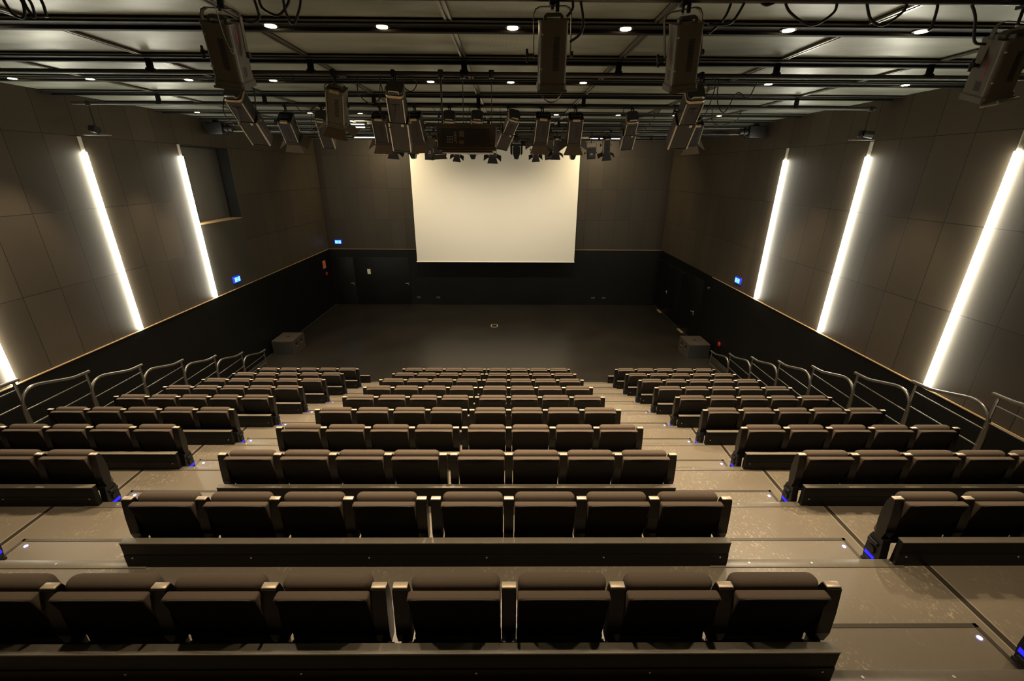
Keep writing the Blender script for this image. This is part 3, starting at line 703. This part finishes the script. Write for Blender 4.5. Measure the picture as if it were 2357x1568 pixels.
for (fid, kind, py, A, R, F, w, tw) in FIX:
    A, R, F = Vector(A), Vector(R), Vector(F); L = (F-R).length; T = frame(R, F, tw*0.0)
    root = thing({'moving_head': 'moving_head_light', 'flood': 'floodlight'}.get(kind, 'profile_spotlight' if kind == 'profile' else 'stage_spotlight'), LAB[fid], 'spotlight', (A.x, py, PIPEZ[py]), None)
    root['py'] = py; pz = PIPEZ[py]; h = w/2
    if kind == 'moving_head':
        b = MB(); b.box(A.x-h*0.8, A.x+h*0.8, py-0.13, py+0.13, A.z-0.10, A.z+0.0, 0.02); b.box(A.x-0.05, A.x+0.05, py-0.03, py+0.03, A.z, pz+0.02, 0.01)
        b.cyl((A.x, py, A.z-0.10), (A.x, py, A.z-0.13), 0.07); loc(b, 'base', M['body2'], root)
        zt = A.z-0.13; zb = F.z+0.14
        for s in (-1, 1):
            pr = [(s*h*0.70, zt), (s*h*0.78, zt), (s*h, zt-0.08), (s*h, zb+0.02), (s*h*0.88, zb-0.03), (s*h*0.68, zb-0.03), (s*h*0.66, zt-0.07)]
            b = MB(); b.prism([(A.x+q[0], q[1]) for q in pr], 'y', py-0.07, py+0.07); loc(b, 'yoke_arm', M['body2'], root)
        b = MB(); b.box(A.x-h*0.78, A.x+h*0.78, py-0.06, py+0.06, zt-0.04, zt, 0.01); loc(b, 'yoke_bridge', M['edge'] if fid == 'Q7' else M['body2'], root)
        pr = [(h*0.35, zt-0.06), (h*0.60, zt-0.14), (h*0.60, F.z+0.14), (h*0.32, F.z), (-h*0.32, F.z), (-h*0.60, F.z+0.14), (-h*0.60, zt-0.14), (-h*0.35, zt-0.06)]
        b = MB(); b.prism([(A.x+q[0], q[1]) for q in pr], 'y', py-0.12, py+0.12); b.cyl((A.x, py-0.04, F.z+0.02), (A.x, py-0.04, F.z-0.012), 0.045); loc(b, 'head', M['body2'], root)
        del root['py']; continue
    if kind == 'flood':
        b = MB(); b.box(-h, h, -0.07, 0.07, -L, 0, 0.01, T=T); loc(b, 'body', M['body2'], root)
        b = MB(); b.box(-h*0.85, h*0.85, -0.076, -0.07, -L*0.9, -L*0.1, T=T); b.box(-h*0.3, h*0.3, -0.08, -0.076, -L*0.65, -L*0.45, mi=1, T=T); loc(b, 'reflector_glass', [M['lens'], M['edge']], root)
        b = MB(); b.box(-h*1.0, h*1.0, -0.09, -0.068, -L-0.01, -L+0.01, T=T); b.box(-h, h, -0.09, -0.068, -0.01, 0.01, T=T); loc(b, 'rim', M['body'], root)
        yoke(root, T, A, w, 0.006, L, pz, False); del root['py']; continue
    big = kind == 'fresnel_big'; bm_ = 'body' if (big or kind == 'fresnel' and fid in ('S2',)) else 'body2'
    if kind in ('fresnel_big', 'fresnel', 'fresnel_small'):
        d = h*1.05
        b = MB(); b.prism(rnd(h*0.97, d, h*0.30), 'z', -L*0.90, 0, smooth=False, T=T)
        b.prism(rnd(h*1.0, d*1.02, h*0.30), 'z', -0.012, 0.0, T=T); b.prism(rnd(h*1.0, d*1.02, h*0.30), 'z', -L*0.90, -L*0.885, T=T)
        bd = loc(b, 'body', M[bm_], root)
        b = MB(); b.prism(octo(h*1.04, d*1.04, h*0.15), 'z', -L, -L*0.90, T=T); b.box(-h*1.07, h*1.07, -d*1.06, -d*1.0, -L-0.005, -L+0.012, T=T); loc(b, 'lens_hood', M[bm_], root)
        b = MB(); b.cyl((0, 0, -L-0.004), (0, 0, -L+0.004), h*0.85, 24, T=T); loc(b, 'lens', M['lens'], root)
        # vent grid on the camera side and side louvres
        b = MB()
        nz = 16 if big else 7; nx = 7 if big else 4; gw = h*0.42; gx = h*0.22
        for i in range(nz):
            for j in range(nx):
                x0 = gx-gw/2+gw*j/nx; z0 = -L*0.22-L*0.48*i/nz
                b.add([(x0, -d-0.0012, z0), (x0+gw/nx*0.7, -d-0.0012, z0), (x0+gw/nx*0.7, -d-0.0012, z0-L*0.48/nz*0.7), (x0, -d-0.0012, z0-L*0.48/nz*0.7)], [[0, 1, 2, 3]], T=T)
        loc(b, 'vent_grid', M['vent'], root)
        for s in (-1, 1):
            b = MB()
            for i in range(8):
                z0 = -L*0.66-L*0.16*i/8; xx = s*(h*0.97+0.0012)
                b.add([(xx, -d*0.4, z0), (xx, d*0.1, z0), (xx, d*0.1, z0-L*0.012), (xx, -d*0.4, z0-L*0.012)], [[0, 1, 2, 3]], T=T)
            loc(b, 'side_louvre', M['vent'], root)
        # handle hoop at the rear
        hh = 0.040 if big else 0.04; hx = h*0.66
        b = MB(); b.prism([(-hx, 0), (-hx, hh*0.6), (-hx+hh*0.5, hh), (hx-hh*0.5, hh), (hx, hh*0.6), (hx, 0), (hx-0.02, 0), (hx-0.02, hh*0.45), (-hx+0.02, hh*0.45), (-hx+0.02, 0)], 'y', -h*0.45, h*0.1, T=T); loc(b, 'rear_handle', M[bm_], root)
        if not big:
            b = MB(); b.box(-h*0.5, h*0.5, -d*1.03, -d*0.7, -0.03, 0.004, T=T); loc(b, 'heat_vent', M['goldvent'], root)
            for s in (-1, 1):
                b = MB(); b.box(s*h*0.90-0.006, s*h*0.90+0.006, -d*1.03, -d*0.92, -L*0.89, -L*0.06, T=T); loc(b, 'edge_rail', M['edge'], root)
        else:
            for (sx, sz) in ((-0.78, -0.18), (-0.82, -0.66)):
                b = MB(); b.cyl((h*sx, -d*0.97, L*sz), (h*sx, -d*1.05, L*sz), 0.007, 10, T=T); loc(b, 'screw', M['screw'], root)
            b = MB(); b.box(h*0.975, h*0.985, -d*0.3, -d*0.1, -L*0.30, -L*0.08, T=T) if fid == 'F1' else b.box(-h*0.985, -h*0.975, -d*0.3, -d*0.2, -L*0.60, -L*0.30, T=T); loc(b, 'side_sticker', M['pink'], root)
            pw = [T @ Vector((h*0.5, -d*1.25, 0.30)), T @ Vector((h*0.62, -d*1.22, -0.02)), T @ Vector((h*0.8, -d*1.2, -L*0.32)), T @ Vector((h*0.95, -d*1.16, -L*0.42)), T @ Vector((h*1.0, -d*1.05, -L*0.36)), T @ Vector((h*0.85, -d*1.1, -L*0.34))]
            if fid in ('F1', 'F4'):
                b = MB(); b.tube(spline(pw, 5), 0.0025, 6); loc(b, 'safety_wire', M['wire'], root)
        if fid == 'F2':
            b = MB()
            pts = spline([(-h*0.85, -d*0.3, -L), (-h*0.6, -d*0.4, -L-0.045), (0, -d*0.5, -L-0.075), (h*0.6, -d*0.4, -L-0.045), (h*0.85, -d*0.3, -L)], 6)
            vs = []
            for p in pts:
                for dy, dz in ((-0.022, 0), (0.022, 0), (0.022, -0.004), (-0.022, -0.004)): vs.append((p.x, p.y+dy, p.z+dz))
            fs = [[4*i+k, 4*i+(k+1) % 4, 4*i+4+(k+1) % 4, 4*i+4+k] for i in range(len(pts)-1) for k in range(4)]
            b.add(vs, fs, T=T); loc(b, 'strap', M['door'], root)
        if fid == 'F4':
            b = MB(); b.tube([(-h, -d, -L-0.02), (-h*0.2, -d*1.35, -L-0.01), (h*1.1, -d*0.9, -L-0.03)], 0.005, T=T); b.box(-h*0.1, h*1.2, -d*1.25, -d*1.1, -L-0.01, -L+0.004, T=T); loc(b, 'gel_frame', M['edge'], root)
        if kind == 'fresnel': barn(root, T, w, L, {'t': 25, 'b': 22, 'l': 60, 'r': 60}, w*0.62)
        if kind == 'fresnel_small':
            if fid == 'Q3b': barn(root, T, w*1.35, L, 5, w*0.5, 'tblr', 'body2')
            else: barn(root, T, w, L, {'t': 12, 'b': 20, 'l': 62, 'r': 55}, w*0.75, 'lrtb', 'body2')
        yoke(root, T, A, w, 0.006, L, pz, big)
    else:  # two-part profile spotlight
        Lr = L*0.44; d = h*1.0
        b = MB(); b.prism(rnd(h*0.84, d*0.9, h*0.35), 'z', -Lr, 0, T=T); b.prism(rnd(h*0.80, d*0.86, h*0.40), 'z', 0, 0.035, T=T); loc(b, 'lamp_house', M['body2'], root)
        b = MB(); b.prism(rnd(h*0.86, d*0.92, h*0.36), 'z', -0.035, -0.002, T=T); loc(b, 'heat_vent', M['goldvent'], root)
        b = MB(); hx = h*0.45; b.tube([(-hx, -d*0.80, 0.02), (-hx, -d*0.95, 0.06), (hx, -d*0.95, 0.06), (hx, -d*0.80, 0.02)], 0.008, T=T); loc(b, 'rear_handle', M['edge'], root)
        b = MB(); b.prism(octo(h*0.98, d*0.82, h*0.14), 'z', -L, -Lr-0.02, T=T); b.prism(octo(h*1.0, d*0.86, h*0.14), 'z', -L, -L+0.02, T=T); loc(b, 'lens_tube', M['body2'], root)
        b = MB(); b.prism(rnd(h*0.62, d*0.62, h*0.2), 'z', -Lr-0.025, -Lr+0.005, T=T); loc(b, 'gate', M['door'], root)
        for s in (-1, 1):
            b = MB(); b.box(s*h*0.95-0.008, s*h*0.95+0.008, -d*0.84, -d*0.66, -L+0.01, -Lr-0.025, T=T); b.box(s*h*0.78-0.006, s*h*0.78+0.006, -d*0.90, -d*0.78, -Lr, -0.045, T=T); loc(b, 'edge_rail', M['edge'], root)
        b = MB(); b.box(h*0.28, h*0.55, -d*0.90, -d*0.82, -Lr-0.06, -Lr-0.02, 0.004, T=T); b.cyl((h*1.0, -d*0.2, -Lr-0.05), (h*1.25, -d*0.2, -Lr-0.05), 0.014, 10, T=T); loc(b, 'focus_knob', M['edge'], root)
        b = MB(); b.box(h*0.98, h*0.99, -d*0.3, -d*0.2, -L*0.85, -L*0.6, T=T) if A.x < 0 else b.box(-h*0.99, -h*0.98, -d*0.3, -d*0.2, -L*0.85, -L*0.6, T=T); loc(b, 'side_sticker', M['pink'], root)
        b = MB(); b.cyl((0, 0, -L-0.003), (0, 0, -L+0.003), h*0.75, 20, T=T); loc(b, 'lens', M['lens'], root)
        b = MB(); q = [T @ Vector((0.0, -d*0.98, -Lr*0.35)), T @ Vector((-h*0.25, -d*1.3, -Lr*0.75)), T @ Vector((-h*0.9, -d*1.35, -Lr*1.1)), T @ Vector((-h*1.6, -d*0.9, -Lr*0.5)), Vector((A.x-h*1.2, py-0.02, pz-0.03))]
        if fid == 'S5': q = [q[0], T @ Vector((h*0.5, -d*1.3, -Lr*0.8)), T @ Vector((h*1.2, -d*1.2, -Lr*0.4)), Vector((A.x+0.2, py, pz-0.1)), Vector((A.x+0.15, py-0.02, pz-0.03))]
        b.tube(spline(q, 6), 0.006, 6); b.box(-0.05, 0.05, -d*0.94, -d*0.9, -Lr*0.45, -Lr*0.3, 0.004, T=T); loc(b, 'power_cable', M['cable'], root)
        yoke(root, T, A, w*0.86, 0.006, Lr*1.9, pz, False)
    del root['py']

# projector case on rods
r = thing('projector_case', 'smoked brown projector case hanging from rods before the screen', 'projector', (-0.40, 6.3, 7.265))
cx0, cx1, cz0, cz1 = -0.775, -0.035, 6.365, 6.660; yA, yB = 5.93, 6.62
T = Matrix.Identity(4)
def taper(c):
    t = (c.z-cz0)/(cz1-cz0); s = 0.965+0.035*t; xm = (cx0+cx1)/2; return (xm+(c.x-xm)*s, c.y, c.z-0.0)
b = MB(); b.box(cx0, cx1, yA, yB, cz0, cz1, 0.012, fn=taper); b.box(cx0+0.05, cx1-0.05, yA+0.03, yB, cz0-0.022, cz0+0.01, 0.01); loc(b, 'case', M['hush'], r)
b = MB(); b.box(cx0+0.07, cx1-0.08, yA-0.006, yA, cz0+0.075, cz1-0.045); pl = loc(b, 'connector_panel', M['body2'], r)
b = MB()
for i in range(3):
    for j in range(3): b.box(cx0+0.135+0.028*i, cx0+0.149+0.028*i, yA-0.010, yA-0.006, cz0+0.088+0.030*j, cz0+0.102+0.030*j)
for j in range(6): b.box(cx0+0.222, cx0+0.250, yA-0.010, yA-0.006, cz0+0.108+0.019*j, cz0+0.116+0.019*j)
b.box(cx0+0.242, cx0+0.256, yA-0.010, yA-0.006, cz0+0.084, cz0+0.098); loc(b, 'sockets', M['tan'], r)
b = MB(); b.box(cx0+0.285, cx0+0.345, yA-0.009, yA-0.006, cz0+0.155, cz0+0.22); b.box(cx0+0.285, cx0+0.340, yA-0.009, yA-0.006, cz0+0.075, cz0+0.115); loc(b, 'label_plate', M['door'], r)
b = MB()
for k in range(11): b.box(cx0+0.40, cx0+0.63, yA-0.008, yA-0.006, cz0+0.085+0.013*k, cz0+0.089+0.013*k)
loc(b, 'louvre', M['hush'], r)
b = MB(); b.box(cx0-0.002, cx1+0.002, yA-0.004, yA+0.01, cz0-0.0, cz0+0.04, 0.003); b.box(cx0-0.002, cx1+0.002, yA-0.004, yA+0.01, cz1-0.018, cz1+0.002, 0.003); loc(b, 'rim', M['hush'], r)
for x, rr in ((-0.465, 0.006), (-0.10, 0.005), (-0.74, 0.012)):
    b = MB(); b.cyl((x, 6.3, 6.65), (x, 6.33, 7.30), rr, 8); b.cyl((x, 6.34, 7.22), (x, 6.34, 7.31), 0.035, 12); loc(b, 'suspension_rod', M['pipe'], r)

# small lamps on rods near the walls
def rodlamp(x, y, t):
    r = thing('rod_lamp', 'small dark lamp on a thin rod hanging near the %s wall' % t, 'spotlight', (x, y, 7.245))
    b = MB(); b.cyl((0, 0, 0.03), (0.0, 0, -0.36), 0.010, 8); b.box(-0.03, 0.03, -0.04, 0.04, -0.04, 0.04, 0.008); b.build('rod', M['blackmetal'], r)
    b = MB(); b.cyl((-0.05, -0.05, -0.43), (0.10, -0.09, -0.45), 0.055, 16, r1=0.065); b.box(-0.10, 0.02, -0.05, 0.05, -0.48, -0.36, 0.02); b.build('lamp_head', M['blackmetal'], r)
    b = MB(); b.box(-0.24, 0.22, -0.05, 0.05, -0.535, -0.52, 0.003); b.box(-0.02, 0.05, -0.02, 0.02, -0.52, -0.46); b.build('bracket_plate', M['body'], r)
rodlamp(-7.60, 9.08, 'left'); rodlamp(6.86, 9.08, 'right')

# glowing lamps over the stage
r = thing('work_light', 'bright warm tube lamp glowing among the pipes left of centre', 'light', (-4.33, 14.2, 7.33))
b = MB(); b.cyl((-0.22, 0, 0), (0.22, 0, 0), 0.045, 16); b.build('glowing_tube', M['bulb2'], r)
b = MB(); b.box(-0.30, 0.30, -0.03, 0.03, 0.05, 0.12, 0.01); b.box(-0.28, -0.24, -0.03, 0.03, -0.04, 0.06); b.box(0.24, 0.28, -0.03, 0.03, -0.04, 0.06); b.build('housing', M['blackmetal'], r)
for (x0, x1, y, z, m, t, lx) in ((-5.87, -4.45, 18.55, 7.30, 'bulb3', 'left of the screen', -4.9), (3.26, 4.43, 18.35, 7.30, 'bulb4', 'right of the screen', 4.0)):
    r = thing('wall_washer', 'thin glowing wall washer bar under the ceiling, %s' % t, 'light', ((x0+x1)/2, y, z)); w = (x1-x0)/2
    b = MB(); b.box(-w, w, -0.03, 0.03, -0.008, 0.012); b.build('light_bar', M[m], r)
    b = MB(); b.box(-w-0.05, w+0.05, -0.05, 0.05, 0.012, 0.10, 0.01); b.box(-0.05, 0.05, -0.05, 0.05, 0.1, ZC-z-0.002); b.build('housing', M['blackmetal'], r)
# washers' light on the back wall and screen
for x, e in ((-5.1, 1.0), (4.1, 1.0)):
    l = add_light('washer_beam', 'AREA', (x, 18.5, 7.26), STAGE_W*e, (1.0, 0.80, 0.48), shape='RECTANGLE', size=1.2, size_y=0.08)
    l.rotation_euler = (math.radians(-35) if False else math.radians(40), 0, 0)
# added fill spots with no fixture, tilted to brighten the screen
for x in (-6.2, -3.2, -0.5, 2.2, 5.2):
    l = add_light('screen_fill_beam', 'SPOT', (x, 15.9, 7.15), 150.0 if abs(x) < 5 else 12.0, (1.0, 0.85, 0.62), spot_size=math.radians(95), spot_blend=1.0, shadow_soft_size=0.08)
    l.rotation_euler = (math.radians(36), 0, 0)

# ------------------------------------------------------------------ cables looped from the near pipes
CB = [
 ('black cable loop hanging beside the big left spotlight, left one', [(-1.609, 3.6, 7.226), (-1.595, 3.6, 7.153), (-1.594, 3.6, 7.099), (-1.647, 3.6, 7.074), (-1.705, 3.6, 7.083)]),
 ('black cable loop hanging top left of centre, wide shallow one', [(-1.576, 3.6, 7.225), (-1.555, 3.6, 7.153), (-1.46, 3.6, 7.117), (-1.384, 3.6, 7.179), (-1.361, 3.6, 7.23)]),
 ('black cable loop hanging top left of centre, deep one', [(-1.393, 3.57, 7.228), (-1.393, 3.57, 7.13), (-1.352, 3.57, 7.061), (-1.291, 3.57, 7.155), (-1.273, 3.57, 7.229)]),
 ('black cable beside the strapped spotlight, short one', [(0.553, 3.6, 7.23), (0.557, 3.6, 7.169), (0.52, 3.6, 7.124)]),
 ('thick black cable curving right of the strapped spotlight', [(0.604, 3.6, 7.231), (0.631, 3.6, 7.12), (0.625, 3.6, 7.032), (0.549, 3.6, 6.975)]),
 ('black cable curving from pipe to the spotlight right of centre', [(1.744, 3.6, 7.239), (1.678, 3.6, 7.115), (1.608, 3.6, 7.085), (1.502, 3.6, 7.089)]),
 ('thin black cable behind the curved one, right of centre', [(1.655, 3.62, 7.239), (1.616, 3.62, 7.128), (1.526, 3.62, 7.039)]),
 ('short shallow cable loop at the top, right of centre', [(1.815, 3.6, 7.23), (1.886, 3.6, 7.199), (1.969, 3.6, 7.229)]),
 ('large round cable loop hanging from the pipe, right of centre', [(1.993, 3.6, 7.24), (2.061, 3.6, 7.156), (2.223, 3.6, 7.087), (2.355, 3.6, 7.158), (2.364, 3.6, 7.24)]),
 ('cable loop hanging from the pipe, middle of the right group', [(2.557, 3.6, 7.24), (2.628, 3.6, 7.122), (2.729, 3.6, 7.093), (2.839, 3.6, 7.174), (2.844, 3.6, 7.24)]),
 ('single cable end dangling from the pipe, upper right', [(3.027, 3.6, 7.235), (3.064, 3.6, 7.2), (3.065, 3.6, 7.088), (3.05, 3.6, 7.062)]),
 ('thick cable running down to the spotlight at the right edge', [(3.286, 3.6, 7.226), (3.35, 3.6, 7.14), (3.399, 3.6, 7.001), (3.483, 3.6, 6.983)]),
 ('narrow cable loops in the upper left corner', [(-3.166, 3.6, 7.23), (-3.153, 3.6, 7.146), (-3.121, 3.6, 7.093), (-3.114, 3.6, 7.171), (-3.151, 3.6, 7.23)]),
 ('single plug cable dangling in the upper left corner', [(-3.049, 3.6, 7.23), (-3.036, 3.6, 7.162), (-3.039, 3.6, 7.093)]),
 ('cable bundle hanging at the far upper left edge', [(-3.30, 3.6, 7.23), (-3.27, 3.6, 7.12), (-3.2, 3.6, 7.09), (-3.17, 3.6, 7.16), (-3.19, 3.6, 7.23)]),
 ('cable loop hanging from the projector pipe, left of the grey spotlight', [(-2.75, 6.34, 7.24), (-2.70, 6.34, 7.17), (-2.60, 6.34, 7.19), (-2.62, 6.34, 7.25)]),
 ('cable ring hanging from the projector pipe beside the grey spotlight', [(-1.78, 6.34, 7.24), (-1.80, 6.34, 7.05), (-1.66, 6.34, 6.93), (-1.5, 6.34, 7.03), (-1.52, 6.34, 7.24)]),
 ('small coil hanging from the projector pipe beside the long black spotlight', [(-1.20, 6.34, 7.26), (-1.21, 6.34, 7.12), (-1.12, 6.34, 7.07), (-1.05, 6.34, 7.15), (-1.09, 6.34, 7.25)]),
 ('cable looping along the projector pipe at its right', [(2.78, 6.34, 7.24), (2.82, 6.34, 6.96), (2.93, 6.34, 6.86), (3.05, 6.34, 7.08), (3.2, 6.34, 7.02), (3.28, 6.34, 7.2)]),
 ('thin cable drooping from the middle pipe, right of centre', [(3.9, 9.08, 7.22), (3.95, 9.08, 7.0), (4.15, 9.08, 6.96), (4.4, 9.08, 7.05), (4.45, 9.08, 7.22)]),
 ('thin cable drooping to the lone profile spotlight on the right', [(2.42, 9.0, 6.86), (2.55, 9.05, 6.75), (2.75, 9.08, 6.95), (2.95, 9.08, 7.22)]),
 ('cable drooping between spotlights at left of the middle pipe', [(-3.8, 9.08, 7.22), (-3.7, 9.08, 7.12), (-3.55, 9.08, 7.16), (-3.45, 9.08, 7.22)]),
]
for lab, pts in CB:
    b = MB(); b.tube(spline(pts, 7), 0.009 if pts[0][1] < 4 else 0.007, 8); tag(b.build('cable', M['cable']), lab, 'cable', 'black cables looped from the lighting pipes')
r = thing('blue_connector', 'small blue cable connector hanging left of the projector case', 'connector', (-1.22, 9.08, 7.245))
b = MB(); b.tube([(-0.10, 0, 0), (0.02, 0, -0.13)], 0.005, 6); b.build('lead', M['cable'], r)
b = MB(); b.cyl((0.02, 0, -0.13), (0.05, 0, -0.21), 0.022, 12); b.build('plug', M['bluetag'], r)
